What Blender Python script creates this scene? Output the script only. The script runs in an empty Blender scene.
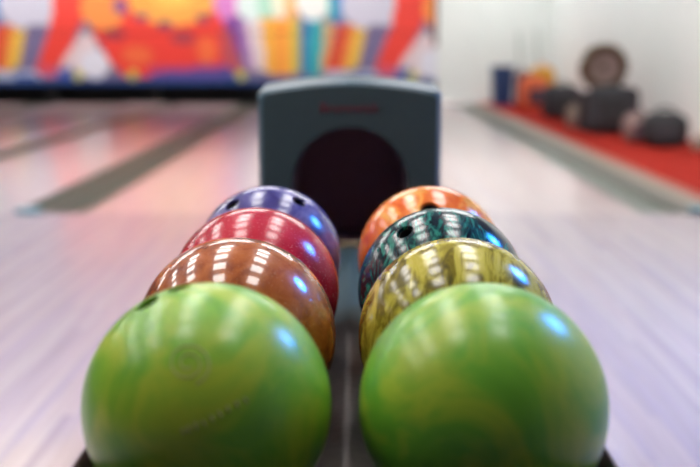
import bpy, bmesh, math, random
from mathutils import Vector, Matrix

random.seed(7)
scene = bpy.context.scene
COL = scene.collection
PI = math.pi

# ------------------------------------------------------------------ camera numbers
FPX = 1040.0            # focal length in pixels (700 px wide frame)
PITCH = 0.1749
CAMZ = 0.95
VX = 5.5                # lanes converge a little right of the frame centre
YAW = math.atan(VX / FPX)


def s2l(c):
    c = c / 255.0
    return c / 12.92 if c <= 0.04045 else ((c + 0.055) / 1.055) ** 2.4


def rgb(r, g, b):
    return (s2l(r), s2l(g), s2l(b), 1.0)


# ------------------------------------------------------------------ object helpers
def link(name, mesh, mat=None, parent=None, loc=(0, 0, 0), rot=(0, 0, 0)):
    o = bpy.data.objects.new(name, mesh)
    COL.objects.link(o)
    if mat is not None:
        for m in (mat if isinstance(mat, (list, tuple)) else [mat]):
            mesh.materials.append(m)
    if parent is not None:
        o.parent = parent
    o.location = loc
    o.rotation_euler = rot
    return o


def obj(name, bm, mat=None, parent=None, loc=(0, 0, 0), rot=(0, 0, 0), smooth=False, normals=True):
    if normals:
        bmesh.ops.recalc_face_normals(bm, faces=bm.faces[:])
    me = bpy.data.meshes.new(name)
    bm.to_mesh(me)
    bm.free()
    if smooth:
        for p in me.polygons:
            p.use_smooth = True
        if smooth == 'auto':
            me.set_sharp_from_angle(angle=math.radians(38))
    return link(name, me, mat, parent, loc, rot)


def empty(name, loc=(0, 0, 0), rot=(0, 0, 0)):
    o = bpy.data.objects.new(name, None)
    COL.objects.link(o)
    o.location = loc
    o.rotation_euler = rot
    o.empty_display_size = 0.05
    return o


def tag(o, label=None, cat=None, group=None, kind=None):
    if label:
        o['label'] = label
    if cat:
        o['category'] = cat
    if group:
        o['group'] = group
    if kind:
        o['kind'] = kind
    return o


def add_box(bm, x0, x1, y0, y1, z0, z1, bevel=0.0, seg=2):
    v = [bm.verts.new(p) for p in ((x0, y0, z0), (x1, y0, z0), (x1, y1, z0), (x0, y1, z0),
                                   (x0, y0, z1), (x1, y0, z1), (x1, y1, z1), (x0, y1, z1))]
    fs = [bm.faces.new([v[i] for i in f]) for f in
          ((3, 2, 1, 0), (4, 5, 6, 7), (0, 1, 5, 4), (1, 2, 6, 5), (2, 3, 7, 6), (3, 0, 4, 7))]
    if bevel > 0:
        es = list({e for f in fs for e in f.edges})
        bmesh.ops.bevel(bm, geom=es, offset=bevel, segments=seg, affect='EDGES', profile=0.5)
    return bm


def box(x0, x1, y0, y1, z0, z1, bevel=0.0, seg=2):
    return add_box(bmesh.new(), x0, x1, y0, y1, z0, z1, bevel, seg)


def add_tube(bm, pts, rad, seg=10, closed=False):
    pts = [Vector(p) for p in pts]
    n = len(pts)
    rings = []
    for i, p in enumerate(pts):
        a = pts[(i - 1) % n] if (closed or i > 0) else p
        b = pts[(i + 1) % n] if (closed or i < n - 1) else p
        t = (b - a).normalized()
        up = Vector((0, 0, 1)) if abs(t.z) < 0.95 else Vector((1, 0, 0))
        u = t.cross(up).normalized()
        w = t.cross(u).normalized()
        r = rad[i] if isinstance(rad, (list, tuple)) else rad
        rings.append([bm.verts.new(p + u * (r * math.cos(2 * PI * k / seg)) + w * (r * math.sin(2 * PI * k / seg)))
                      for k in range(seg)])
    m = n if closed else n - 1
    for i in range(m):
        A, B = rings[i], rings[(i + 1) % n]
        for k in range(seg):
            bm.faces.new((A[k], A[(k + 1) % seg], B[(k + 1) % seg], B[k]))
    if not closed:
        bm.faces.new(rings[0])
        bm.faces.new(rings[-1])
    return bm


def add_lathe(bm, prof, seg=32, mat=None):
    """profile [(r,z)...] turned about Z, then moved by mat"""
    rings = []
    for r, z in prof:
        if r < 1e-6:
            rings.append([bm.verts.new((0, 0, z))])
        else:
            rings.append([bm.verts.new((r * math.cos(2 * PI * k / seg), r * math.sin(2 * PI * k / seg), z))
                          for k in range(seg)])
    for A, B in zip(rings, rings[1:]):
        if len(A) == 1 and len(B) == 1:
            continue
        for k in range(seg):
            k2 = (k + 1) % seg
            if len(A) == 1:
                bm.faces.new((A[0], B[k], B[k2]))
            elif len(B) == 1:
                bm.faces.new((A[k], A[k2], B[0]))
            else:
                bm.faces.new((A[k], A[k2], B[k2], B[k]))
    if mat is not None:
        vs = [v for R in rings for v in R]
        bmesh.ops.transform(bm, matrix=mat, verts=vs)
    return bm


def add_extrude_y(bm, prof, y0, y1, closed=True):
    """profile of (x, z) points extruded along Y"""
    A = [bm.verts.new((x, y0, z)) for x, z in prof]
    B = [bm.verts.new((x, y1, z)) for x, z in prof]
    n = len(prof)
    for i in range(n if closed else n - 1):
        j = (i + 1) % n
        bm.faces.new((A[i], A[j], B[j], B[i]))
    if closed:
        bm.faces.new(A)
        bm.faces.new(B)
    return bm


# ------------------------------------------------------------------ material helpers
def mat_new(name):
    m = bpy.data.materials.new(name)
    m.use_nodes = True
    nt = m.node_tree
    return m, nt, nt.nodes['Principled BSDF']


def plain(name, col, rough=0.5, metal=0.0, spec=0.5, coat=0.0, noise=0.06, nscale=30.0, bump=0.0, sheen=0.0):
    """one colour with a faint procedural variation"""
    m, nt, b = mat_new(name)
    N, L = nt.nodes, nt.links
    tc = N.new('ShaderNodeTexCoord')
    nz = N.new('ShaderNodeTexNoise')
    nz.inputs['Scale'].default_value = nscale
    nz.inputs['Detail'].default_value = 4
    L.new(tc.outputs['Object'], nz.inputs['Vector'])
    rp = N.new('ShaderNodeValToRGB')
    rp.color_ramp.elements[0].position = 0.3
    rp.color_ramp.elements[1].position = 0.7
    rp.color_ramp.elements[0].color = tuple(c * (1 - noise) for c in col[:3]) + (1,)
    rp.color_ramp.elements[1].color = tuple(min(1, c * (1 + noise)) for c in col[:3]) + (1,)
    L.new(nz.outputs['Fac'], rp.inputs['Fac'])
    L.new(rp.outputs['Color'], b.inputs['Base Color'])
    b.inputs['Roughness'].default_value = rough
    b.inputs['Metallic'].default_value = metal
    b.inputs['Specular IOR Level'].default_value = spec
    b.inputs['Coat Weight'].default_value = coat
    b.inputs['Coat Roughness'].default_value = 0.05
    b.inputs['Sheen Weight'].default_value = sheen
    if bump > 0:
        bp = N.new('ShaderNodeBump')
        bp.inputs['Strength'].default_value = bump
        bp.inputs['Distance'].default_value = 0.003
        L.new(nz.outputs['Fac'], bp.inputs['Height'])
        L.new(bp.outputs['Normal'], b.inputs['Normal'])
    return m


def emitter(name, col, strength):
    m, nt, b = mat_new(name)
    b.inputs['Base Color'].default_value = col
    b.inputs['Emission Color'].default_value = col
    b.inputs['Emission Strength'].default_value = strength
    return m


def marble(name, stops, scale=12.0, distort=1.5, stretch=(1, 1, 1), rough=0.16, speck=None, detail=6.0, fine=0.0,
           rot=(0.4, 0.3, 0.2), coat=0.42, coat_rough=0.13, spec=0.32):
    """swirled polyurethane / urethane bowling ball shell"""
    m, nt, b = mat_new(name)
    N, L = nt.nodes, nt.links
    tc = N.new('ShaderNodeTexCoord')
    mp = N.new('ShaderNodeMapping')
    mp.inputs['Scale'].default_value = stretch
    mp.inputs['Rotation'].default_value = rot
    L.new(tc.outputs['Object'], mp.inputs['Vector'])
    nz = N.new('ShaderNodeTexNoise')
    nz.inputs['Scale'].default_value = scale
    nz.inputs['Detail'].default_value = detail
    nz.inputs['Roughness'].default_value = 0.55
    nz.inputs['Distortion'].default_value = distort
    L.new(mp.outputs['Vector'], nz.inputs['Vector'])
    rp = N.new('ShaderNodeValToRGB')
    els = rp.color_ramp.elements
    while len(els) < len(stops):
        els.new(0.5)
    for e, (p, c) in zip(els, stops):
        e.position = p
        e.color = c
    L.new(nz.outputs['Fac'], rp.inputs['Fac'])
    out = rp.outputs['Color']
    if speck is not None:
        v = N.new('ShaderNodeTexNoise')
        v.inputs['Scale'].default_value = speck[1]
        v.inputs['Detail'].default_value = 2
        L.new(tc.outputs['Object'], v.inputs['Vector'])
        r2 = N.new('ShaderNodeValToRGB')
        r2.color_ramp.elements[0].position = speck[2]
        r2.color_ramp.elements[0].color = (0, 0, 0, 1)
        r2.color_ramp.elements[1].position = min(1, speck[2] + 0.12)
        r2.color_ramp.elements[1].color = (speck[3],) * 3 + (1,)
        L.new(v.outputs['Fac'], r2.inputs['Fac'])
        mx = N.new('ShaderNodeMix')
        mx.data_type = 'RGBA'
        L.new(r2.outputs['Color'], mx.inputs['Factor'])
        L.new(out, mx.inputs['A'])
        mx.inputs['B'].default_value = speck[0]
        out = mx.outputs['Result']
    L.new(out, b.inputs['Base Color'])
    b.inputs['Roughness'].default_value = rough
    b.inputs['Coat Weight'].default_value = coat
    b.inputs['Coat Roughness'].default_value = coat_rough
    b.inputs['Specular IOR Level'].default_value = spec
    b.inputs['Coat IOR'].default_value = 1.5
    return m


def board_floor(name, c_list, width, rough, spec=0.5, length=1.6):
    """narrow boards running along Y, each with its own tone and grain"""
    m, nt, b = mat_new(name)
    N, L = nt.nodes, nt.links
    tc = N.new('ShaderNodeTexCoord')
    sep = N.new('ShaderNodeSeparateXYZ')
    L.new(tc.outputs['Object'], sep.inputs['Vector'])

    def mth(op, a, bval=None):
        n = N.new('ShaderNodeMath')
        n.operation = op
        if hasattr(a, 'links'):
            L.new(a, n.inputs[0])
        else:
            n.inputs[0].default_value = a
        if bval is not None:
            if hasattr(bval, 'links'):
                L.new(bval, n.inputs[1])
            else:
                n.inputs[1].default_value = bval
        return n.outputs[0]
    bx = mth('FLOOR', mth('DIVIDE', sep.outputs['X'], width))
    w1 = N.new('ShaderNodeTexWhiteNoise')
    w1.noise_dimensions = '1D'
    L.new(bx, w1.inputs['W'])
    yy = mth('ADD', mth('DIVIDE', sep.outputs['Y'], length), mth('MULTIPLY', w1.outputs['Value'], 7.0))
    by = mth('FLOOR', yy)
    w2 = N.new('ShaderNodeTexWhiteNoise')
    w2.noise_dimensions = '2D'
    cb = N.new('ShaderNodeCombineXYZ')
    L.new(bx, cb.inputs['X'])
    L.new(by, cb.inputs['Y'])
    L.new(cb.outputs['Vector'], w2.inputs['Vector'])
    rp = N.new('ShaderNodeValToRGB')
    els = rp.color_ramp.elements
    while len(els) < len(c_list):
        els.new(0.5)
    for i, c in enumerate(c_list):
        els[i].position = i / (len(c_list) - 1)
        els[i].color = c
    L.new(w2.outputs['Value'], rp.inputs['Fac'])
    # grain
    mp = N.new('ShaderNodeMapping')
    mp.inputs['Scale'].default_value = (60, 2.0, 1)
    L.new(tc.outputs['Object'], mp.inputs['Vector'])
    gr = N.new('ShaderNodeTexNoise')
    gr.inputs['Scale'].default_value = 1.0
    gr.inputs['Detail'].default_value = 5
    L.new(mp.outputs['Vector'], gr.inputs['Vector'])
    mx = N.new('ShaderNodeMix')
    mx.data_type = 'RGBA'
    mx.blend_type = 'MULTIPLY'
    mx.inputs['Factor'].default_value = 0.35
    L.new(rp.outputs['Color'], mx.inputs['A'])
    L.new(gr.outputs['Color'], mx.inputs['B'])
    # grain colour is noisy RGB: use value only
    r2 = N.new('ShaderNodeValToRGB')
    r2.color_ramp.elements[0].position = 0.3
    r2.color_ramp.elements[0].color = (0.6, 0.6, 0.6, 1)
    r2.color_ramp.elements[1].position = 0.7
    r2.color_ramp.elements[1].color = (1, 1, 1, 1)
    L.new(gr.outputs['Fac'], r2.inputs['Fac'])
    L.new(r2.outputs['Color'], mx.inputs['B'])
    L.new(mx.outputs['Result'], b.inputs['Base Color'])
    b.inputs['Roughness'].default_value = rough
    b.inputs['Specular IOR Level'].default_value = spec
    return m


# ------------------------------------------------------------------ materials
M = {}
M['approach'] = board_floor('approach_boards', [rgb(186, 168, 180), rgb(202, 187, 192), rgb(205, 186, 189),
                                                rgb(192, 176, 190)], 0.0275, 0.2, 0.34)
M['lane'] = board_floor('lane_boards', [rgb(212, 192, 196), rgb(220, 202, 204), rgb(216, 194, 194)], 0.027, 0.17, 0.36)
M['gutter'] = plain('gutter_plastic', rgb(88, 94, 84), 0.4)
M['gutter_cap'] = plain('gutter_cap_plastic', rgb(98, 99, 90), 0.4)
M['cap_light'] = plain('capping_laminate', rgb(146, 126, 112), 0.35)
M['end_cap'] = plain('gutter_end_plastic', rgb(130, 172, 186), 0.35)
M['carpet'] = plain('red_carpet', rgb(164, 44, 35), 0.95, spec=0.05, noise=0.15, nscale=160, bump=0.6)
M['carpet_edge'] = plain('carpet_binding', rgb(172, 92, 76), 0.7)
M['wall_white'] = plain('white_wall_paint', rgb(232, 236, 233), 0.8, noise=0.02, nscale=3)
M['wall_dim'] = plain('room_wall_paint', rgb(84, 80, 84), 0.85, noise=0.04, nscale=2)
M['ceil'] = plain('ceiling_tiles', rgb(120, 118, 122), 0.9, noise=0.05, nscale=8)
M['pit'] = plain('pit_black', rgb(26, 24, 26), 0.8)
M['navy'] = plain('navy_trim', rgb(26, 64, 124), 0.5)
M['maroon'] = plain('maroon_trim', rgb(84, 40, 48), 0.5)
M['slate'] = plain('slate_moulded_plastic', rgb(62, 81, 85), 0.5, noise=0.04, nscale=60)
M['bevel_sheen'] = plain('slate_bevel_painted_sheen', rgb(72, 98, 112), 0.3, noise=0.04)  # lighter blue-grey puts reflected light into the hood bevel's colour
M['slate_top'] = plain('worn_slate_plastic', rgb(56, 75, 80), 0.4, noise=0.05, nscale=40)
M['slate_dark'] = plain('dark_slate_plastic', rgb(44, 66, 72), 0.35, noise=0.05, nscale=40)
M['liner'] = plain('black_rubber_liner', rgb(150, 124, 140), 0.8)
M['red_text'] = plain('red_letter_paint', rgb(122, 46, 64), 0.5)
M['pad'] = plain('beige_pad', rgb(120, 104, 80), 0.7)
M['rack'] = plain('dark_rack_plastic', rgb(58, 42, 50), 0.35, noise=0.08)
M['steel'] = plain('brushed_dark_steel', rgb(98, 94, 92), 0.42, metal=0.85, noise=0.12, nscale=90)
M['hole'] = plain('finger_hole_dark', rgb(14, 12, 16), 0.6)
M['panel_frame'] = plain('light_frame_white', rgb(200, 200, 200), 0.5)
M['panel'] = emitter('light_diffuser', (1.0, 0.97, 0.93, 1), 14.0)
M['blue_lens'] = emitter('blue_spot_lens', (0.02, 0.25, 1.0, 1), 46.0)
M['bulb'] = emitter('white_spot_core', (0.3, 0.75, 1.0, 1), 36.0)
M['black_metal'] = plain('black_metal', rgb(24, 24, 26), 0.4, metal=0.4)
M['mask_fill'] = emitter('mural_fill_emitter', (1.0, 0.97, 0.94, 1), 30.0)
M['wall_fill'] = emitter('wall_fill_emitter', (0.95, 1.0, 0.985, 1), 26.0)
M['lane_fill'] = emitter('lane_fill_emitter', (1.0, 0.98, 0.95, 1), 12.0)
M['yellow_lamp'] = emitter('yellow_marker', rgb(180, 176, 70), 0.2)

M['ball_green'] = marble('green_swirl_shell', [(0.30, rgb(98, 168, 44)), (0.46, rgb(132, 192, 52)), (0.58, rgb(182, 206, 62)),
                                               (0.74, rgb(140, 196, 60))], 9, 1.2, rough=0.38, coat=0.5, coat_rough=0.22, spec=0.3)
M['ball_green_2'] = marble('lime_swirl_shell', [(0.30, rgb(92, 162, 46)), (0.47, rgb(118, 186, 56)), (0.6, rgb(176, 202, 62)),
                                                (0.74, rgb(108, 184, 56))], 8, 1.6, rough=0.38, coat=0.5, coat_rough=0.22, spec=0.3, rot=(1.2, 0.3, 0.9))
M['ball_brown'] = marble('copper_shell', [(0.3, rgb(136, 58, 22)), (0.5, rgb(186, 94, 38)), (0.7, rgb(206, 116, 50))], 34, 0.8,
                         rough=0.25, coat=0.9, coat_rough=0.05, speck=(rgb(206, 140, 90), 420, 0.60, 0.5))
M['ball_yellow'] = marble('olive_gold_shell', [(0.34, rgb(84, 74, 20)), (0.46, rgb(134, 118, 34)), (0.57, rgb(198, 182, 68)),
                                               (0.66, rgb(212, 196, 90))], 24, 1.2, stretch=(2.2, 1, 0.6), rough=0.2)
M['ball_red'] = marble('crimson_shell', [(0.3, rgb(156, 20, 40)), (0.5, rgb(196, 34, 58)), (0.7, rgb(214, 54, 74))], 12, 0.8,
                       rough=0.22, speck=(rgb(226, 120, 130), 330, 0.60, 0.7))
M['ball_teal'] = marble('dark_teal_shell', [(0.38, rgb(10, 26, 38)), (0.48, rgb(14, 50, 58)), (0.55, rgb(22, 88, 86)),
                                            (0.62, rgb(50, 142, 126)), (0.7, rgb(18, 66, 70))], 40, 1.6, stretch=(2.0, 0.6, 1),
                        rough=0.18)
M['ball_violet'] = marble('violet_shell', [(0.32, rgb(48, 36, 94)), (0.48, rgb(80, 76, 142)), (0.58, rgb(118, 114, 170)),
                                           (0.7, rgb(84, 50, 116))], 9, 1.4, rough=0.2)
M['ball_orange'] = marble('orange_swirl_shell', [(0.33, rgb(220, 76, 28)), (0.48, rgb(242, 126, 46)), (0.6, rgb(252, 178, 84)),
                                                 (0.72, rgb(226, 84, 34))], 10, 2.0, rough=0.2)
M['emboss'] = plain('worn_emblem_ink', rgb(190, 196, 112), 0.5)
M['emboss_grey'] = plain('worn_letter_ink', rgb(164, 158, 108), 0.5)

M['blue_plastic'] = plain('blue_plastic', rgb(24, 62, 112), 0.45)
M['plum'] = plain('plum_nylon', rgb(84, 62, 78), 0.8, noise=0.2)
M['orange_nylon'] = plain('orange_nylon', rgb(226, 110, 66), 0.7, noise=0.12)
M['yellow_nylon'] = plain('yellow_nylon', rgb(206, 158, 50), 0.7, noise=0.12)
M['black_nylon'] = plain('black_nylon', rgb(52, 52, 58), 0.75, noise=0.2)
M['black_soft'] = plain('black_rubber', rgb(40, 40, 44), 0.7, noise=0.15)
M['brown_fuzz'] = plain('brown_rope', rgb(92, 72, 56), 0.9, noise=0.35, nscale=60)
M['taupe'] = plain('taupe_cloth', rgb(140, 116, 112), 0.9, noise=0.2)
M['beige'] = plain('beige_canvas', rgb(150, 134, 120), 0.9, noise=0.2)
M['pole'] = plain('pale_pole', rgb(150, 160, 150), 0.5)
M['cone'] = plain('orange_cone_plastic', rgb(226, 120, 66), 0.5)


# ------------------------------------------------------------------ camera
cam_d = bpy.data.cameras.new('camera')
cam = bpy.data.objects.new('camera', cam_d)
COL.objects.link(cam)
cam.location = (0, 0, CAMZ)
cam.rotation_euler = (PI / 2 - PITCH, 0, YAW)
cam_d.sensor_width = 36
cam_d.lens = 36 * FPX / 700.0
cam_d.dof.use_dof = True
cam_d.dof.focus_distance = 1.19
cam_d.dof.aperture_fstop = 2.8
cam_d.clip_start = 0.02
scene.camera = cam


def ray(px, py):
    c, s = math.cos(PITCH), math.sin(PITCH)
    a = (px - 350.0 - VX) / FPX
    b = (233.5 - py) / FPX
    return Vector((a, c + b * s, -s + b * c))


def at_y(px, py, Y):
    d = ray(px, py)
    return Vector((0, 0, CAMZ)) + d * (Y / d.y)


# ------------------------------------------------------------------ the room shell
XR, XLEFT, YB, YF, ZC = 3.5, -10.0, 19.4, -4.5, 3.05
FOUL = 6.05
floor = obj('floor', box(XLEFT, XR, YF, FOUL, -0.1, 0), M['approach'])
tag(floor, 'pale lavender approach floor of narrow glossy boards around the ball return', 'floor', kind='structure')
ceil = obj('ceiling', box(XLEFT, XR, YF, YB, ZC, ZC + 0.1), M['ceil'])
tag(ceil, 'grey ceiling above the approach and the lanes', 'ceiling', kind='structure')
w = obj('wall_right', box(XR, XR + 0.12, YF, YB + 0.12, -0.1, ZC + 0.1), M['wall_white'])
tag(w, 'plain white side wall behind the bags on the red carpet', 'wall', kind='structure')
MASK_X1 = at_y(436.5, 50, 19.0).x
w = obj('wall_back', box(MASK_X1 + 0.01, XR, 18.95, YB + 0.12, -0.1, ZC + 0.1), M['wall_white'])
tag(w, 'plain white end wall to the right of the colourful mural', 'wall', kind='structure')
w = obj('wall_pit', box(XLEFT, MASK_X1 + 0.01, YB, YB + 0.12, -0.1, ZC + 0.1), M['pit'])
tag(w, 'black back of the pin pit below the mural', 'wall', kind='structure')
w = obj('wall_left', box(XLEFT - 0.12, XLEFT, YF, YB + 0.12, -0.1, ZC + 0.1), M['wall_dim'])
tag(w, 'grey side wall beyond the far lanes', 'wall', kind='structure')
w = obj('wall_front', box(XLEFT - 0.12, XR + 0.12, YF - 0.12, YF, -0.1, ZC + 0.1), M['wall_dim'])
tag(w, 'grey wall behind the bowlers', 'wall', kind='structure')

# lanes and gutters.  lane edges measured on the floor plane
LANES = [(0.60, 1.68, 'nearest lane right of the ball return, pale pink glossy boards'),
         (-1.58, -0.52, 'nearest lane left of the ball return, pale pink glossy boards'),
         (-3.09, -2.03, 'second lane to the left, beyond the grey twin gutter'),
         (-5.30, -4.24, 'third lane to the left, beyond the second gutter strip'),
         (-6.81, -5.75, 'fourth lane to the left, near the frame edge'),
         (-8.9, -7.84, 'fifth lane to the left, under the mural')]
LEND = 18.5
for x0, x1, lab in LANES:
    o = obj('bowling_lane', box(x0, x1, FOUL, LEND, -0.1, 0), M['lane'])
    tag(o, lab, 'bowling lane', kind='structure')


def gutter(x0, x1, lab, ribs=3):
    """open half-round channel with ribs, one object"""
    bm = bmesh.new()
    n = 10
    prof = []
    c, r = (x0 + x1) / 2, (x1 - x0) / 2
    prof.append((x0, 0.0))
    for k in range(n + 1):
        a = PI + PI * k / n
        prof.append((c + (r - 0.014) * math.cos(a), -0.004 + 0.045 * math.sin(a)))
    prof.append((x1, 0.0))
    prof.append((x1, -0.1))
    prof.append((x0, -0.1))
    add_extrude_y(bm, prof, FOUL, LEND)
    o = obj('lane_gutter', bm, M['gutter'], smooth='auto')
    return tag(o, lab, 'gutter', kind='structure')


def cap(name, x0, x1, z, mat, lab, cat='capping'):
    o = obj(name, box(x0, x1, FOUL, LEND, -0.1, z, 0.006), mat)
    return tag(o, lab, cat, kind='structure')


gutter(1.68, 1.93, 'grey gutter along the right lane beside the red carpet')
cap('trim_1', 1.93, 2.05, 0.010, M['gutter_cap'], 'grey capping strip beside the right gutter')
cap('trim_6', 2.05, 2.2, 0.012, M['cap_light'], 'tan capping strip along the edge of the red carpet')
gutter(-1.81, -1.58, 'grey gutter on the left edge of the left lane')
cap('trim_2', -1.835, -1.81, 0.004, M['gutter_cap'], 'narrow ridge between the twin gutters on the left')
gutter(-2.03, -1.835, 'grey gutter on the right edge of the second lane')
gutter(0.36, 0.60, 'gutter between the right lane and the covered return track')
gutter(-0.52, -0.28, 'gutter between the left lane and the covered return track')
cap('trim_3', -0.28, 0.36, 0.02, M['cap_light'], 'covered ball track running down the middle behind the hood')
gutter(-3.32, -3.09, 'gutter on the left edge of the second lane')
cap('trim_4', -4.01, -3.32, 0.02, M['lane'], 'covered track between the second and third lanes')
gutter(-4.24, -4.01, 'gutter on the right edge of the third lane')
gutter(-5.53, -5.30, 'gutter on the left edge of the third lane')
gutter(-5.75, -5.53, 'gutter on the right edge of the fourth lane')
gutter(-7.04, -6.81, 'gutter on the left edge of the fourth lane')
cap('trim_5', -7.61, -7.04, 0.02, M['lane'], 'covered track between the fourth and fifth lanes')
gutter(-7.84, -7.61, 'gutter on the right edge of the fifth lane')
o = obj('floor_side', box(XLEFT, -8.9, FOUL, LEND, -0.1, 0), M['gutter'])
tag(o, 'grey side floor beyond the last lane', 'floor', kind='structure')
o = obj('floor_pit', box(XLEFT, MASK_X1, LEND, YB, -0.1, -0.03), M['pit'])
tag(o, 'black pit floor behind the lanes', 'floor', kind='structure')
o = obj('floor_end', box(MASK_X1, 2.2, LEND, 18.95, -0.1, 0), M['lane'])
tag(o, 'pale strip of floor at the foot of the white end wall', 'floor', kind='structure')
for x in (-1.93, 2.04):
    bm = box(x - 0.07, x + 0.07, FOUL - 0.04, FOUL + 0.06, 0.0, 0.03, 0.008)
    o = obj('gutter_end_cap', bm, M['end_cap'])
    tag(o, 'small pale blue end cap on the ' + ('left twin gutter' if x < 0 else 'capping beside the red carpet'), 'end cap')
    if x > 0:
        o.location.z = 0.013

# carpet on the walkway on the right
o = obj('floor_walkway', box(2.2, XR, FOUL, 18.95, -0.1, 0), M['carpet_edge'])
tag(o, 'walkway base under the red carpet', 'floor', kind='structure')
carpet = empty('carpet_runner', (2.8, 12.5, 0))
tag(carpet, 'long red carpet along the white wall on the right, bags lying on it', 'carpet')
obj('carpet_pile', box(2.29 - 2.8, XR - 2.8 - 0.005, FOUL - 12.5 + 0.05, 18.93 - 12.5, 0.0005, 0.014, 0.004), M['carpet'], carpet)
obj('edge_binding', box(2.205 - 2.8, 2.285 - 2.8, FOUL - 12.5 + 0.05, 18.93 - 12.5, 0.0005, 0.012, 0.003), M['carpet_edge'], carpet)
CZ = 0.0145

# ------------------------------------------------------------------ masking unit with the printed mural
def ellipse(cx, cy, rx, ry):
    return ('e', cx, cy, rx, ry)


def in_poly(p, x, y):
    c = False
    j = len(p) - 1
    for i in range(len(p)):
        xi, yi = p[i]
        xj, yj = p[j]
        if (yi > y) != (yj > y) and x < (xj - xi) * (y - yi) / (yj - yi) + xi:
            c = not c
        j = i
    return c


SH = []


def P(col, *pts):
    SH.append((pts, rgb(*col)))


def Ecol(col, cx, cy, rx, ry):
    SH.append((ellipse(cx, cy, rx, ry), rgb(*col)))


# a repeat of the artwork is about 335 units wide; the shapes are painted back to front
def art(dx):
    def p(col, *pts):
        P(col, *[(x + dx, y) for x, y in pts])

    def e(col, cx, cy, rx, ry):
        Ecol(col, cx + dx, cy, rx, ry)
    p((128, 124, 158), (3, -70), (70, -70), (70, 90), (-4, 90))
    e((206, 204, 220), 36, 4, 30, 26)
    e((150, 80, 120), 70, -45, 30, 24)
    p((38, 130, 200), (0, -40), (7, -40), (5, 22), (0, 22))
    p((222, 66, 46), (3, 24), (14, 26), (4, 72), (-10, 72))
    p((236, 130, 60), (13, 24), (22, 26), (12, 72), (2, 72))
    p((234, 190, 74), (20, 28), (32, 30), (24, 66), (10, 72))
    p((120, 110, 150), (32, 26), (54, 24), (42, 70), (22, 72))
    p((240, 66, 54), (68, -70), (104, -70), (88, 20), (74, 50), (58, 72), (38, 74), (46, 50), (56, 24))
    p((226, 206, 210), (88, 30), (100, 40), (108, 74), (60, 82), (66, 60))
    e((226, 226, 238), 98, 64, 15, 15)
    p((150, 60, 80), (94, 20), (112, 10), (110, 50), (98, 40))
    # red and orange creature-free blaze in the middle
    p((236, 62, 50), (96, -70), (236, -70), (228, 76), (128, 78), (112, 60), (98, 34))
    e((244, 146, 70), 108, 8, 22, 22)
    e((246, 168, 74), 176, 0, 44, 26)
    e((252, 196, 90), 176, -8, 22, 16)
    e((240, 104, 58), 140, 55, 15, 10)
    e((241, 108, 58), 209, 50, 10, 14)
    e((128, 76, 140), 125, 6, 6, 8)
    e((130, 66, 110), 146, 17, 7, 4)
    e((130, 62, 100), 168, 25, 8, 4)
    e((150, 70, 90), 206, 18, 8, 5)
    e((170, 60, 76), 186, 38, 12, 6)
    e((150, 50, 72), 118, 34, 12, 5)
    p((200, 64, 108), (150, 66), (226, 64), (228, 76), (150, 80))
    e((214, 130, 200), 230, 2, 13, 20)
    p((118, 66, 150), (226, 20), (244, 14), (246, 46), (240, 66), (230, 40))
    p((190, 80, 90), (222, 30), (232, 30), (244, 70), (226, 74))
    # striped balloon
    p((178, 130, 190), (240, 20), (252, 20), (260, 70), (248, 70))
    e((220, 236, 232), 254, 4, 16, 18)
    p((230, 212, 210), (248, 22), (264, 22), (270, 72), (256, 70))
    e((176, 224, 200), 269, 2, 10, 18)
    e((244, 238, 214), 281, 2, 8, 18)
    e((246, 184, 110), 293, 2, 7, 20)
    p((248, 180, 66), (262, 18), (296, 18), (294, 74), (268, 74))
    p((250, 158, 62), (276, 20), (288, 20), (286, 74), (276, 74))
    p((196, 190, 90), (294, 20), (302, 20), (301, 72), (293, 72))
    e((240, 242, 238), 314, 2, 17, 18)
    p((46, 118, 184), (301, 20), (312, 20), (308, 76), (300, 74))
    p((52, 172, 180), (311, 20), (326, 20), (320, 76), (308, 76))
    p((60, 190, 170), (329, -40), (337, -40), (335, 18), (328, 20))
    p((216, 170, 110), (325, 22), (334, 22), (330, 70), (321, 72))


def artb(dx):
    """pale ribbon and navy foot that lie over the pictures"""
    def p(col, *pts):
        P(col, *[(x + dx, y) for x, y in pts])

    def e(col, cx, cy, rx, ry):
        Ecol(col, cx + dx, cy, rx, ry)
    p((186, 198, 224), (-8, 70), (20, 72), (38, 70), (44, 78), (30, 84), (-8, 84))
    p((90, 110, 180), (20, 74), (38, 74), (44, 84), (16, 84))
    p((220, 90, 120), (44, 66), (56, 66), (60, 78), (46, 78))
    p((70, 90, 180), (60, 72), (74, 66), (80, 80), (62, 82))


for k in (-3, -2, -1, 0, 1):
    art(k * 335.0)
for k in (-3, -2, -1, 0, 1):
    artb(k * 335.0)
# navy foot along the bottom, with a violet blend in the middle
P((92, 74, 150), (158, 72), (232, 66), (236, 80), (150, 80))
P((30, 76, 146), (-800, 80), (44, 80), (80, 80), (160, 79), (236, 78), (262, 79), (330, 80), (700, 81), (700, 100), (-800, 100))


def art_colour(x, y):
    col = rgb(120, 110, 140)
    for s, c in SH:
        if s[0] == 'e':
            if ((x - s[1]) / s[3]) ** 2 + ((y - s[2]) / s[4]) ** 2 < 1:
                col = c
        elif in_poly(s, x, y):
            col = c
    return col


def mural_material():
    m, nt, b = mat_new('printed_mural')
    a = nt.nodes.new('ShaderNodeVertexColor')
    a.layer_name = 'artwork'
    nt.links.new(a.outputs['Color'], b.inputs['Base Color'])
    b.inputs['Roughness'].default_value = 0.5
    return m


M['mural'] = mural_material()
MY = 19.0
mask = empty('hanging_mural', (0, MY, 0))
tag(mask, 'wide colourful printed mural panel hanging above the far end of the lanes', 'mural')


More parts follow.
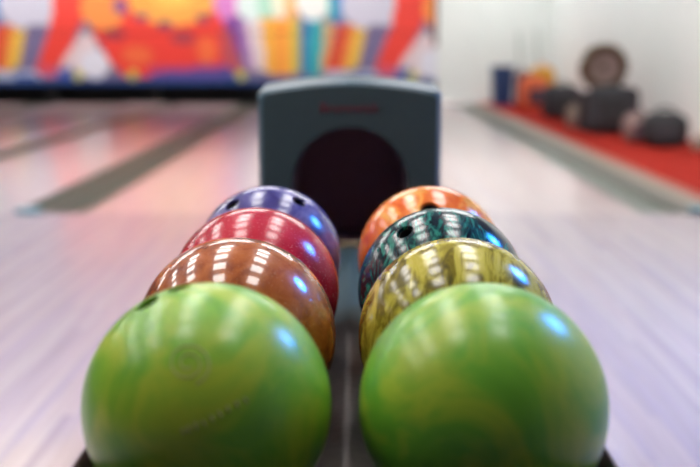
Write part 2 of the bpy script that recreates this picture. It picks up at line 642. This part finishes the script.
def mural_panel(name, py0, py1, zpad=0.0):
    """panel between two picture heights; its artwork lives in a colour attribute on a fine grid"""
    x0, x1 = XLEFT + 0.02, MASK_X1
    zt, zb = at_y(350, py0, MY).z, at_y(350, py1, MY).z
    nx, nz = 250, max(8, int((py1 - py0) / 2.2))
    bm = bmesh.new()
    lay = bm.verts.layers.float_color.new('artwork')
    grid = []
    for j in range(nz + 1):
        row = []
        for i in range(nx + 1):
            X = x0 + (x1 - x0) * i / nx
            Z = zt + (zb - zt) * j / nz
            v = bm.verts.new((X, 0, Z))
            px = 350 + VX + FPX * X / MY * 1.0 / (1.0)
            # horizontal scale on the wall: pixels per metre at this depth
            py = py0 + (py1 - py0) * j / nz
            v[lay] = art_colour(px, py)
            row.append(v)
        grid.append(row)
    for j in range(nz):
        for i in range(nx):
            bm.faces.new((grid[j][i], grid[j + 1][i], grid[j + 1][i + 1], grid[j][i + 1]))
    # sides and back give the panel its thickness
    r = bmesh.ops.extrude_face_region(bm, geom=bm.faces[:])
    vs = [g for g in r['geom'] if isinstance(g, bmesh.types.BMVert)]
    bmesh.ops.translate(bm, verts=vs, vec=(0, 0.03, 0))
    return obj(name, bm, M['mural'], mask)


mural_panel('upper_panel', -68, 32.6)
mural_panel('lower_panel', 33.4, 82.6)
zb0, zb1 = at_y(350, 84.6, MY).z, at_y(350, 82.6, MY).z
for hx in (-9.0, -6.0, -3.0, 0.5):
    obj('hanger', add_tube(bmesh.new(), [(hx, 0.02, at_y(0, -66, MY).z), (hx, 0.02, ZC - 0.001)], 0.015, 8), M['black_metal'], mask)
obj('bottom_edge', box(XLEFT + 0.02, MASK_X1, -0.015, 0.04, zb0, zb1, 0.004), M['navy'], mask)
obj('side_edge', box(MASK_X1 - 0.06, MASK_X1 + 0.005, -0.02, -0.001, at_y(0, 46, MY).z, at_y(0, -68, MY).z, 0.004), M['maroon'], mask)
for px in (77.5, 132.5, 241, 412, -10):
    p = at_y(px, 75.5, MY)
    bm = add_lathe(bmesh.new(), [(0, 0.05), (0.05, 0.045), (0.085, 0.025), (0.095, 0.0), (0.0, 0.0)], 24,
                   Matrix.Translation((p.x, -0.001, p.z)) @ Matrix.Rotation(PI / 2, 4, 'X'))
    obj('marker_lamp', bm, M['yellow_lamp'], mask, smooth='auto')
# pin-deck side panels in the black opening
for i, x in enumerate((-1.80, -0.42, 0.50, -3.66, -5.53, -7.3)):
    o = obj('wall_kickback', box(x - 0.05, x + 0.05, 19.06, YB, -0.03, 0.55), M['pit'])
    tag(o, 'black side panel of the pin deck under the mural', 'wall', 'pin deck side panels', 'structure')

# ------------------------------------------------------------------ ball return
BR = 0.1085
ROW0, STEP = 0.8795, 0.2177
XL, XRT, BZ = -0.1296, 0.1117, CAMZ - 0.3083
CX = (XL + XRT) / 2
DECK = BZ - BR
HY = 2.12

ret = empty('ball_return', (CX, 1.5, 0))
tag(ret, 'dark ball return rack with arched slate hood, eight bowling balls on it', 'ball return')
OFF = Vector((-CX, -1.5, 0))


def groove_z(x):
    """deck height; two shallow troughs, x in world"""
    d = min(abs(x - XL), abs(x - XRT))
    R = 0.5
    return DECK - 0.0004 + R - math.sqrt(R * R - d * d)


def rack_profile():
    xs = [CX - 0.226 + 0.452 * i / 48 for i in range(49)]
    top = [(x, groove_z(x)) for x in xs]
    L, Rr = CX - 0.226, CX + 0.226
    zl = top[0][1]
    prof = top + [(Rr + 0.002, zl + 0.03), (Rr + 0.006, 0.588), (Rr + 0.010, 0.592), (Rr + 0.015, 0.588),
                  (Rr + 0.017, 0.56), (Rr + 0.012, 0.50), (Rr - 0.04, 0.455), (Rr - 0.08, 0.45),
                  (L + 0.08, 0.45), (L + 0.04, 0.455), (L - 0.012, 0.50), (L - 0.017, 0.56),
                  (L - 0.015, 0.588), (L - 0.010, 0.592), (L - 0.006, 0.588), (L - 0.002, zl + 0.03)]
    return prof


bm = add_extrude_y(bmesh.new(), rack_profile(), 0.62, HY - 0.02)
bmesh.ops.translate(bm, verts=bm.verts[:], vec=OFF)
obj('rack_tray', bm, M['rack'], ret, smooth='auto')
# front bumper of the tray
bm = box(CX - 0.243, CX + 0.243, 0.585, 0.62, 0.46, 0.60, 0.014, 3)
bmesh.ops.translate(bm, verts=bm.verts[:], vec=OFF)
obj('end_bumper', bm, M['slate_dark'], ret, smooth='auto')


def ridge(name, y0, y1, mat, hw=0.045, hgt=0.004):
    bm = bmesh.new()
    prof = []
    for i in range(17):
        t = -1 + 2 * i / 16
        x = CX + hw * t
        prof.append((x, groove_z(x) + 0.0008 + hgt * (1 - t * t)))
    for i in range(17):
        t = 1 - 2 * i / 16
        x = CX + hw * t
        prof.append((x, groove_z(x) - 0.001))
    add_extrude_y(bm, prof, y0, y1)
    bmesh.ops.translate(bm, verts=bm.verts[:], vec=OFF)
    return obj(name, bm, mat, ret, smooth='auto')


ridge('divider_cover', 1.50, HY - 0.03, M['slate_top'], 0.06, 0.006)
ridge('divider_plate', 1.2303, 1.4997, M['steel'], hgt=0.007)
ridge('divider_plate', 0.625, 1.23, M['steel'], hgt=0.007)

bm = box(CX - 0.15, CX + 0.15, 0.95, 2.05, 0.0, 0.455, 0.02, 3)
bmesh.ops.translate(bm, verts=bm.verts[:], vec=OFF)
obj('pedestal', bm, M['slate_dark'], ret, smooth='auto')

# hood: loops matched ray by ray from the centre of the mouth
ctr = at_y(350, 190, HY)
pxm = FPX / HY


def hood_outline(grow_side, grow_top, zbot):
    """closed loop of (x, z), N points, around ctr"""
    left, right = at_y(262.2, 96.5, HY), at_y(437.2, 95, HY)
    apex = at_y(350, 86, HY)
    pts = []
    xl, xr = left.x - grow_side, right.x + grow_side
    zc = (left.z + right.z) / 2 + grow_top
    rise = apex.z - (left.z + right.z) / 2
    cr = 0.008
    n = 48
    top = []
    for i in range(n + 1):
        t = -1 + 2 * i / n
        x = (xl + xr) / 2 + (xr - xl) / 2 * t
        z = zc + rise * (1 - abs(t) ** 2.0)
        # rounded shoulders
        e = (1 - abs(t)) * (xr - xl) / 2
        if e < cr:
            z -= cr - math.sqrt(max(0, cr * cr - (cr - e) ** 2))
        top.append((x, z))
    pts = top
    m = 24
    for i in range(1, m + 1):
        pts.append((xr, top[-1][1] + (zbot - top[-1][1]) * i / m))
    for i in range(1, m + 1):
        pts.append((xr + (xl - xr) * i / m, zbot))
    for i in range(1, m):
        pts.append((xl, zbot + (top[0][1] - zbot) * i / m))
    return pts


def mouth_point(ang):
    """mouth outline: round arch, straight sides"""
    r = 57.8 / pxm
    zc = at_y(350, 186, HY).z
    zb = DECK + 0.004
    dx, dz = math.cos(ang), math.sin(ang)
    c = Vector((ctr.x, zc))
    if dz >= 0:
        return c.x + r * dx, zc + r * dz
    # below: box of half width r (slightly drawn in), floor at zb
    t1 = r / max(1e-6, abs(dx))
    t2 = (zc - zb) / max(1e-6, -dz)
    t = min(t1, t2)
    return c.x + t * dx, zc + t * dz


ZB = 0.44
front = hood_outline(0.0, 0.0, ZB)
mid1 = hood_outline(0.006, 0.0065, ZB)
outer = hood_outline(0.0115, 0.011, ZB)
zc_m = at_y(350, 186, HY).z
mouth = [mouth_point(math.atan2(z - zc_m, x - ctr.x)) for x, z in front]
# exact lower corners
bm = bmesh.new()


def ring(bm, pts, y):
    return [bm.verts.new((x + OFF.x, y + OFF.y, z)) for x, z in pts]


def bridge(bm, A, B):
    n = len(A)
    for i in range(n):
        j = (i + 1) % n
        bm.faces.new((A[i], A[j], B[j], B[i]))


def shrink(pts, k):
    return [(ctr.x + (x - ctr.x) * k, zc_m + (z - zc_m) * k) for x, z in pts]


lip0 = ring(bm, mouth, HY + 0.012)
lip1 = ring(bm, shrink(mouth, 1.012), HY + 0.003)
lip2 = ring(bm, shrink(mouth, 1.035), HY)
f0 = ring(bm, front, HY)
f1 = ring(bm, mid1, HY + 0.005)
f2 = ring(bm, outer, HY + 0.028)
f3 = ring(bm, hood_outline(0.0115, 0.018, ZB), HY + 0.14)
f4 = ring(bm, hood_outline(0.0, 0.002, ZB), HY + 0.40)
f5 = ring(bm, hood_outline(-0.03, -0.03, ZB), HY + 0.44)
for a, b_ in ((lip0, lip1), (lip1, lip2), (lip2, f0), (f0, f1), (f1, f2), (f2, f3), (f3, f4), (f4, f5)):
    if a in (f0, f1):
        continue
    bridge(bm, a, b_)
bm.faces.new(f5)
hood = obj('hood', bm, M['slate'], ret, smooth='auto')
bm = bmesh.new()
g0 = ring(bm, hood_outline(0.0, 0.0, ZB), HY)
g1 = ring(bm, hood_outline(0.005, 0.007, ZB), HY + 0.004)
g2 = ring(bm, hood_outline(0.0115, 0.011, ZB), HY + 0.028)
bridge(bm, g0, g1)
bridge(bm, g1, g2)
obj('lit_edge_bevel', bm, M['bevel_sheen'], hood, smooth='auto', normals=False)  # the hood's own bevel, coloured lighter for the light it catches
bm = bmesh.new()
a = ring(bm, mouth, HY + 0.012)
b_ = ring(bm, shrink(mouth, 0.97), HY + 0.25)
bridge(bm, a, b_)
bm.faces.new(b_)
obj('mouth_liner', bm, M['liner'], ret, smooth='auto')
# sill pad where the balls roll out
bm = box(CX - 0.06, CX + 0.06, HY - 0.028, HY + 0.006, DECK + 0.008, DECK + 0.0275, 0.006, 3)
bmesh.ops.translate(bm, verts=bm.verts[:], vec=OFF)
obj('sill_pad', bm, M['pad'], ret, smooth='auto')
bm = box(ctr.x - 0.195, ctr.x + 0.195, HY + 0.02, HY + 0.42, 0.0, ZB + 0.002, 0.01)
bmesh.ops.translate(bm, verts=bm.verts[:], vec=OFF)
obj('lift_housing', bm, M['slate_dark'], ret)
# red wordmark on the hood
cu = bpy.data.curves.new('lettering', 'FONT')
cu.body = 'Brunswick'
cu.align_x = 'CENTER'
cu.align_y = 'CENTER'
cu.size = 0.0275
cu.extrude = 0.0008
cu.space_character = 1.05
tmp = bpy.data.objects.new('lettering_curve', cu)
COL.objects.link(tmp)
dg = bpy.context.evaluated_depsgraph_get()
dg.update()
tm = bpy.data.meshes.new_from_object(tmp.evaluated_get(dg))
bpy.data.objects.remove(tmp)
w_now = max(v.co.x for v in tm.vertices) - min(v.co.x for v in tm.vertices)
p0 = at_y(349, 108, HY)
kx = (58 / pxm) / w_now
for v in tm.vertices:
    v.co.x *= kx
t_o = link('lettering', tm, M['red_text'], hood, (p0.x + OFF.x, HY + OFF.y - 0.0009, p0.z), (PI / 2, 0, 0))

# ------------------------------------------------------------------ bowling balls
def normal_from_pixel(C, px, py):
    D = ray(px, py).normalized()
    O = Vector((0, 0, CAMZ))
    oc = O - C
    b = oc.dot(D)
    q = b * b - (oc.dot(oc) - BR * BR)
    if q < 0:
        q = 0
    t = -b - math.sqrt(q)
    return (O + D * t - C).normalized()


def make_ball(side, row, mat, holes, label, extra=None):
    C = Vector((XL if side == 'L' else XRT, ROW0 + row * STEP - (0.005 if row == 0 else 0), BZ))
    root = empty('bowling_ball', C - Vector((0, 0, BR)))
    tag(root, label, 'bowling ball', 'bowling balls on the ball return')
    dirs = []
    for h in holes:
        dirs.append(normal_from_pixel(C, *h[1:]) if h[0] == 'px' else Vector(h[1:]).normalized())
    bm = bmesh.new()
    bmesh.ops.create_uvsphere(bm, u_segments=128, v_segments=64, radius=BR)
    me = bpy.data.meshes.new('shell')
    bm.to_mesh(me)
    bm.free()
    me.materials.append(mat)
    sh = bpy.data.objects.new('shell', me)
    COL.objects.link(sh)
    # bored finger holes
    cb = bmesh.new()
    RH = [0.0135 if mat.name.startswith('orange') else 0.0105, 0.0112, 0.0112]
    for d, r in zip(dirs, RH):
        rot = Vector((0, 0, 1)).rotation_difference(d).to_matrix().to_4x4()
        add_lathe(cb, [(0, -0.03), (r, -0.03), (r, 0.0), (r + 0.001, 0.0015), (r + 0.001, 0.03), (0, 0.03)], 28,
                  rot @ Matrix.Translation((0, 0, BR - 0.0025)))
    bmesh.ops.recalc_face_normals(cb, faces=cb.faces[:])
    cm = bpy.data.meshes.new('cutter')
    cb.to_mesh(cm)
    cb.free()
    cm.materials.append(mat)
    co = bpy.data.objects.new('cutter', cm)
    COL.objects.link(co)
    md = sh.modifiers.new('holes', 'BOOLEAN')
    md.object = co
    md.operation = 'DIFFERENCE'
    md.solver = 'EXACT'
    md.use_self = True
    dgr = bpy.context.evaluated_depsgraph_get()
    dgr.update()
    nm = bpy.data.meshes.new_from_object(sh.evaluated_get(dgr))
    bpy.data.objects.remove(sh)
    bpy.data.objects.remove(co)
    for p in nm.polygons:
        p.use_smooth = True
    nm.set_sharp_from_angle(angle=math.radians(30))
    nm.name = 'shell'
    nm.materials.clear()
    shell = link('shell', nm, mat, root, (0, 0, BR))
    for d, r in zip(dirs, RH):
        rot = Vector((0, 0, 1)).rotation_difference(d).to_matrix().to_4x4()
        ins = add_lathe(bmesh.new(), [(0, -0.0275), (r - 0.0004, -0.0275), (r - 0.0004, -0.003), (r - 0.0014, -0.003),
                                      (r - 0.0014, -0.0262), (0, -0.0262)], 24, rot @ Matrix.Translation((0, 0, BR - 0.0015)))
        obj('finger_insert', ins, M['hole'], shell, smooth='auto')
    if extra:
        extra(C, shell)
    return root


def on_ball(C, px, py, lift=0.0004):
    return normal_from_pixel(C, px, py) * (BR + lift)


def emblem(C, shell):
    # worn round spiral emblem and a slanted worn word below it
    bm = bmesh.new()
    pts = []
    for i in range(70):
        a = 0.6 + i / 69.0 * 4.2 * PI
        r = 4.0 + 19.0 * i / 69.0
        pts.append(on_ball(C, 188 + r * math.cos(a), 364 + r * 0.95 * math.sin(a), 0.0))
    add_tube(bm, pts, 0.0008, 6)
    obj('spiral_emblem', bm, M['emboss'], shell, smooth=True)
    bm = bmesh.new()
    rnd = random.Random(3)
    # the word is too worn to read: short broken strokes
    for i, (x, y, s) in enumerate([(183, 432, 3.2), (189, 430, 4.0), (196, 427, 4.0), (204, 424, 3.0), (212, 419, 3.2), (220, 415, 3.2),
                                   (228, 410, 3.6), (237, 405, 3.8), (246, 401, 3.0)]):
        add_tube(bm, [on_ball(C, x - 1.2, y - s, 0.0), on_ball(C, x, y, 0.0), on_ball(C, x + 1.6, y + s * .7, 0.0)], 0.0010, 6)
    obj('worn_lettering', bm, M['emboss_grey'], shell, smooth=True)


BALLS = [
    ('L', 0, 'ball_green', [('px', 178, 288), ('px', 146, 303), ('v', -0.45, 0.62, 0.70)],
     'yellow-green swirled bowling ball with worn spiral emblem, front of the left row', emblem),
    ('R', 0, 'ball_green_2', [('v', 0.1, 0.9, -0.4), ('v', 0.35, 0.9, 0.15), ('v', -0.05, 0.95, 0.15)],
     'plain green swirled bowling ball without emblem, front of the right row', None),
    ('L', 1, 'ball_brown', [('v', -0.1, 0.9, -0.5), ('v', 0.2, 0.95, 0.05), ('v', -0.2, 0.95, 0.05)],
     'coppery brown bowling ball between the green one and the red one', None),
    ('R', 1, 'ball_yellow', [('v', -0.1, 0.9, -0.5), ('v', 0.2, 0.95, 0.05), ('v', -0.2, 0.95, 0.05)],
     'olive and gold marbled bowling ball behind the right green one', None),
    ('L', 2, 'ball_red', [('v', -0.1, 0.9, -0.5), ('v', 0.2, 0.95, 0.05), ('v', -0.2, 0.95, 0.05)],
     'speckled crimson red bowling ball between the brown and violet ones', None),
    ('R', 2, 'ball_teal', [('px', 404.5, 231.5), ('v', -0.42, 0.85, 0.30), ('v', -0.05, 0.90, 0.30)],
     'dark teal marbled bowling ball with one round finger hole facing the camera', None),
    ('L', 3, 'ball_violet', [('px', 299.5, 201), ('px', 231.5, 204), ('v', -0.42, 0.40, 0.76)],
     'blue-violet bowling ball with two dark finger holes, last in the left row before the hood', None),
    ('R', 3, 'ball_orange', [('px', 430, 209), ('v', 0.42, 0.85, 0.35), ('v', 0.08, 0.9, 0.35)],
     'bright orange swirled bowling ball, last in the right row before the hood', None),
]
for a in BALLS:
    make_ball(a[0], a[1], M[a[2]], a[3], a[4], a[5])

# ------------------------------------------------------------------ bags and gear on the red carpet
def superbody(w, d, h, e1=0.5, e2=0.5, seg=36, rows=18):
    """soft box standing on z=0"""
    def f(t, e):
        return math.copysign(abs(t) ** e, t)
    bm = bmesh.new()
    rings = []
    for j in range(rows + 1):
        v = -PI / 2 + PI * j / rows
        cz, sz = f(math.cos(v), e1), f(math.sin(v), e1)
        if j in (0, rows):
            rings.append([bm.verts.new((0, 0, h / 2 + h / 2 * sz))])
            continue
        rings.append([bm.verts.new((w / 2 * cz * f(math.cos(2 * PI * i / seg), e2), d / 2 * cz * f(math.sin(2 * PI * i / seg), e2),
                                    h / 2 + h / 2 * sz)) for i in range(seg)])
    for A, B in zip(rings, rings[1:]):
        for k in range(seg):
            k2 = (k + 1) % seg
            if len(A) == 1:
                bm.faces.new((A[0], B[k2], B[k]))
            elif len(B) == 1:
                bm.faces.new((A[k], A[k2], B[0]))
            else:
                bm.faces.new((A[k], A[k2], B[k2], B[k]))
    return bm


def handle_arc(w, h, r=0.012, z=0.0, y=0.0):
    return add_tube(bmesh.new(), [(-w / 2 * math.cos(PI * i / 12), y, z + h * math.sin(PI * i / 12)) for i in range(13)], r, 8)


def bag(name, label, cat, x, y, w, d, h, mat, hand, rot=0.0, e1=0.45, group='bags and gear on the red carpet', z=CZ, strap=True):
    r = empty(name, (x, y, z), (0, 0, rot))
    tag(r, label, cat, group)
    obj('body', superbody(w, d, h, e1, 0.5), mat, r, smooth=True)
    obj('handle', handle_arc(w * 0.45, 0.07, 0.012, h - 0.03), hand, r, smooth=True)
    # zip band across the front
    obj('pocket', superbody(w * 0.6, 0.06, h * 0.5, 0.4, 0.4), hand, r, (0, -d / 2 + 0.005, h * 0.14), smooth=True)
    return r


# blue tote standing furthest along the wall
t = empty('storage_bin', (2.5, 17.9, CZ))
tag(t, 'tall dark blue plastic bin, furthest item along the red carpet', 'bin', 'bags and gear on the red carpet')
bm = bmesh.new()
add_extrude_y(bm, [(-0.15, 0), (0.15, 0), (0.18, 0.62), (-0.18, 0.62)], -0.16, 0.16)
obj('body', bm, M['blue_plastic'], t)
obj('lid', box(-0.195, 0.195, -0.18, 0.18, 0.62, 0.665, 0.012), M['blue_plastic'], t)
obj('grip', box(-0.07, 0.07, -0.19, -0.155, 0.50, 0.54, 0.008), M['blue_plastic'], t)

bag('backpack', 'small plum-grey bag beside the dark blue bin', 'bag', 2.80, 17.6, 0.26, 0.22, 0.58, M['plum'], M['black_nylon'])
bag('bowling_bag', 'bright orange bag between the plum bag and the yellow bag', 'bag', 2.86, 16.9, 0.44, 0.28, 0.52, M['orange_nylon'], M['plum'], 0.2)
bag('bowling_bag', 'mustard yellow bag standing behind the orange bag', 'bag', 3.08, 17.35, 0.42, 0.30, 0.66, M['yellow_nylon'], M['orange_nylon'], -0.1)
bag('duffel_bag', 'black duffel bag in front of the yellow bag', 'bag', 2.84, 14.5, 0.50, 0.42, 0.46, M['black_nylon'], M['black_soft'], 0.1)
bag('duffel_bag', 'small black bag between the duffel and the tall black case', 'bag', 2.84, 13.6, 0.32, 0.30, 0.40, M['black_soft'], M['plum'], 0.3)
bag('pouch', 'low beige pouch in front of the small black bag', 'pouch', 2.66, 12.7, 0.2, 0.2, 0.26, M['beige'], M['taupe'])

# tall black case with wheels
t = empty('rolling_case', (2.87, 11.7, CZ))
tag(t, 'tall black rolling case standing in front of the big brown coil', 'case', 'bags and gear on the red carpet')
obj('body', superbody(0.56, 0.30, 0.51, 0.35, 0.4), M['black_nylon'], t, (0, 0, 0.025), smooth=True)
obj('front_pocket', superbody(0.30, 0.09, 0.34, 0.3, 0.35), M['black_soft'], t, (-0.04, -0.13, 0.1), smooth=True)
obj('handle', handle_arc(0.2, 0.05, 0.012, 0.50, 0.03), M['black_soft'], t, smooth=True)
for sx in (-0.2, 0.2):
    wb = add_lathe(bmesh.new(), [(0, -0.02), (0.035, -0.02), (0.042, -0.012), (0.042, 0.012), (0.035, 0.02), (0, 0.02)], 20,
                   Matrix.Translation((sx, -0.06, 0.042)) @ Matrix.Rotation(PI / 2, 4, 'Y'))
    obj('wheel', wb, M['black_soft'], t, smooth='auto')
t = empty('crate', (2.92, 12.15, CZ))
tag(t, 'low black crate behind the rolling case, the brown coil stands on it', 'crate', 'bags and gear on the red carpet')
obj('body', box(-0.30, 0.30, -0.2, 0.2, 0.0, 0.42, 0.02), M['black_soft'], t)
obj('rim', box(-0.315, 0.315, -0.215, 0.215, 0.42, 0.455, 0.01), M['black_nylon'], t)

# big round brown coil resting on the case
t = empty('rope_coil', (2.86, 12.15, CZ + 0.458))
tag(t, 'large round brown coil standing upright behind the tall black case', 'coil', 'bags and gear on the red carpet')
bm = bmesh.new()
for yy in (-0.07, 0.0, 0.07):
    add_tube(bm, [(0.222 * math.cos(2 * PI * i / 40), yy, 0.275 + 0.222 * math.sin(2 * PI * i / 40)) for i in range(40)],
             0.05, 12, closed=True)
obj('winding', bm, M['brown_fuzz'], t, smooth=True)
bm = add_lathe(bmesh.new(), [(0, -0.05), (0.17, -0.05), (0.18, -0.03), (0.18, 0.03), (0.17, 0.05), (0, 0.05)], 32,
               Matrix.Translation((0, 0, 0.275)) @ Matrix.Rotation(PI / 2, 4, 'X'))
obj('core', bm, M['taupe'], t, smooth='auto')
bm = add_lathe(bmesh.new(), [(0, 0), (0.045, 0), (0.045, 0.02), (0.03, 0.035), (0, 0.035)], 24,
               Matrix.Translation((-0.02, -0.05, 0.285)) @ Matrix.Rotation(PI / 2, 4, 'X'))
obj('hub', bm, M['brown_fuzz'], t, smooth='auto')

# round taupe bundle and black helmet-like bag nearest the camera
bag('round_bag', 'round taupe bag lying between the tall case and the black bag', 'bag', 2.87, 10.65, 0.27, 0.27, 0.31, M['taupe'], M['plum'], 0.2, 0.8)
bag('shoulder_bag', 'rounded black shoulder bag, nearest bag to the front of the carpet', 'bag', 3.02, 10.2, 0.44, 0.38, 0.34, M['black_soft'],
    M['black_nylon'], -0.15, 0.65)
bag('pouch', 'small pale grey pouch in front of the nearest black bag', 'pouch', 3.25, 9.8, 0.16, 0.14, 0.12, M['beige'], M['taupe'])

t = empty('traffic_cone', (3.36, 9.6, CZ))
tag(t, 'orange cone against the white wall at the frame edge', 'cone')
obj('base', box(-0.11, 0.11, -0.11, 0.11, 0, 0.02, 0.006), M['cone'], t)
bm = add_lathe(bmesh.new(), [(0.085, 0.018), (0.02, 0.30), (0.012, 0.305), (0, 0.305)], 28)
obj('body', bm, M['cone'], t, smooth='auto')

# two mops leaning on the wall
for x, y, hh, lab in ((2.9, 18.3, 0.98, 'pale mop handle behind the plum bag'), (3.22, 18.25, 1.04, 'pale mop handle behind the yellow bag')):
    t = empty('mop', (x, y, CZ))
    tag(t, lab, 'mop')
    obj('pole', add_tube(bmesh.new(), [(0, 0, 0.06), (0.0, 0.60, hh + 0.25)], 0.014, 8), M['pole'], t, smooth=True)
    obj('mop_head', superbody(0.22, 0.12, 0.10, 0.7, 0.7), M['beige'], t, smooth=True)

# ------------------------------------------------------------------ lamps
def copy_tree(o, parent=None):
    c = o.copy()
    COL.objects.link(c)
    c.parent = parent
    for ch in list(o.children):
        copy_tree(ch, c)
    return c


def make_panel():
    r = empty('ceiling_light', (0, 0, ZC))
    tag(r, 'square white ceiling panel in a row above the approach', 'ceiling light', 'ceiling panels above the approach')
    bm = bmesh.new()
    s = 0.25
    for x0, x1, y0, y1 in ((-s, s, -s, -s + 0.025), (-s, s, s - 0.025, s), (-s, -s + 0.025, -s + 0.025, s - 0.025), (s - 0.025, s, -s + 0.025, s - 0.025)):
        add_box(bm, x0, x1, y0, y1, -0.03, -0.001)
    obj('frame', bm, M['panel_frame'], r)
    obj('diffuser', box(-s + 0.025, s - 0.025, -s + 0.025, s - 0.025, -0.024, -0.002), M['panel'], r)
    return r


proto = make_panel()
first = True
for x in (-3.4, -2.05, -0.74, 0.60):
    for k in range(5):
        o = proto if first else copy_tree(proto)
        first = False
        o.location = (x, 0.85 + 0.77 * k, ZC)

t = empty('spotlight', (2.67, 3.14, 2.60))
tag(t, 'round blue stage spotlight hanging under the ceiling near the white wall', 'spotlight')
dirv = (Vector((0, 1.2, 0.7)) - Vector((2.67, 3.14, 2.60))).normalized()
rotm = Vector((0, 0, 1)).rotation_difference(dirv).to_matrix().to_4x4()
obj('housing', add_lathe(bmesh.new(), [(0, -0.16), (0.12, -0.16), (0.26, -0.06), (0.445, 0.0), (0.445, 0.03), (0.43, 0.03), (0.43, 0.0), (0, -0.02)], 32, rotm),
    M['black_metal'], t, smooth='auto')
obj('lens', add_lathe(bmesh.new(), [(0, 0.012), (0.429, 0.012), (0.429, 0.004), (0, 0.004)], 32, rotm), M['blue_lens'], t)
obj('bulb', add_lathe(bmesh.new(), [(0, 0.04), (0.12, 0.036), (0.15, 0.013), (0, 0.013)], 24, rotm), M['bulb'], t, smooth='auto')
obj('bracket', add_tube(bmesh.new(), [(0.12, 0.08, 0.02), (0.14, 0.09, 0.448)], 0.02, 8), M['black_metal'], t)

# added strip lamps, out of view, that wash the mural and the end wall
for i, x in enumerate((-8.6, -6.4, -4.2, -2.0, 0.2)):
    t = empty('added_ceiling_strip', (x, 16.9, ZC))
    tag(t, 'long ceiling strip light, added out of view to wash the mural', 'ceiling light', 'added strip lights in front of the mural')
    a = math.radians(52)
    rm = Matrix.Rotation(a, 4, 'X')
    bm = box(-1.0, 1.0, -0.12, 0.12, -0.03, 0.03, 0.008)
    bmesh.ops.transform(bm, matrix=Matrix.Translation((0, 0, -0.16)) @ rm, verts=bm.verts[:])
    obj('housing', bm, M['panel_frame'], t)
    bm = box(-0.97, 0.97, -0.1, 0.1, -0.04, -0.031)
    bmesh.ops.transform(bm, matrix=Matrix.Translation((0, 0, -0.16)) @ rm, verts=bm.verts[:])
    obj('diffuser', bm, M['mask_fill'], t)
    for sx in (-0.7, 0.7):
        obj('stem', add_tube(bmesh.new(), [(sx, 0, -0.16), (sx, 0, -0.001)], 0.012, 8), M['panel_frame'], t)
# added strip lamps, out of view, brightening the floor of the front lanes
for i, (x, y) in enumerate(((-1.05, 6.9), (-3.6, 6.9), (-6.2, 6.9), (1.15, 6.9), (-1.05, 9.0), (-3.6, 9.0), (-6.2, 9.0), (1.15, 9.0))):
    t = empty('added_ceiling_strip', (x, y, ZC))
    tag(t, 'flush ceiling strip light, added out of view to brighten the front of the lanes', 'ceiling light', 'added strip lights above the lanes')
    obj('housing', box(-0.9, 0.9, -0.28, 0.28, -0.05, -0.001, 0.008), M['panel_frame'], t)
    obj('diffuser', box(-0.87, 0.87, -0.25, 0.25, -0.058, -0.0505), M['lane_fill'], t)
# added strip lamps, out of view, brightening the right-hand wall
for i, y in enumerate((8.2, 10.6, 13.0, 15.4, 17.6)):
    t = empty('added_ceiling_strip', (2.0, y, ZC))
    tag(t, 'long ceiling strip light, added out of view to wash the white side wall', 'ceiling light', 'added strip lights along the white wall')
    rm = Matrix.Rotation(math.radians(-40), 4, 'Y')
    for nm_, z0, z1, m_ in (('housing', -0.03, 0.03, 'panel_frame'), ('diffuser', -0.04, -0.031, 'wall_fill')):
        hw = 0.12 if nm_ == 'housing' else 0.1
        bm = box(-hw, hw, -0.8, 0.8, z0, z1, 0.004)
        bmesh.ops.transform(bm, matrix=Matrix.Translation((0, 0, -0.16)) @ rm, verts=bm.verts[:])
        obj(nm_, bm, M[m_], t)
    for sy in (-0.6, 0.6):
        obj('stem', add_tube(bmesh.new(), [(0, sy, -0.16), (0, sy, -0.001)], 0.012, 8), M['panel_frame'], t)

# ------------------------------------------------------------------ world and colour management
wd = bpy.data.worlds.new('world')
scene.world = wd
wd.use_nodes = True
wd.node_tree.nodes['Background'].inputs['Color'].default_value = (0.55, 0.6, 0.7, 1)
wd.node_tree.nodes['Background'].inputs['Strength'].default_value = 0.02
vs = scene.view_settings
vs.view_transform = 'Standard'
vs.look = 'None'
vs.gamma = 1.0
vs.exposure = 0.0
vs.use_curve_mapping = False
scene.cycles.use_denoising = True
scene.cycles.max_bounces = 8
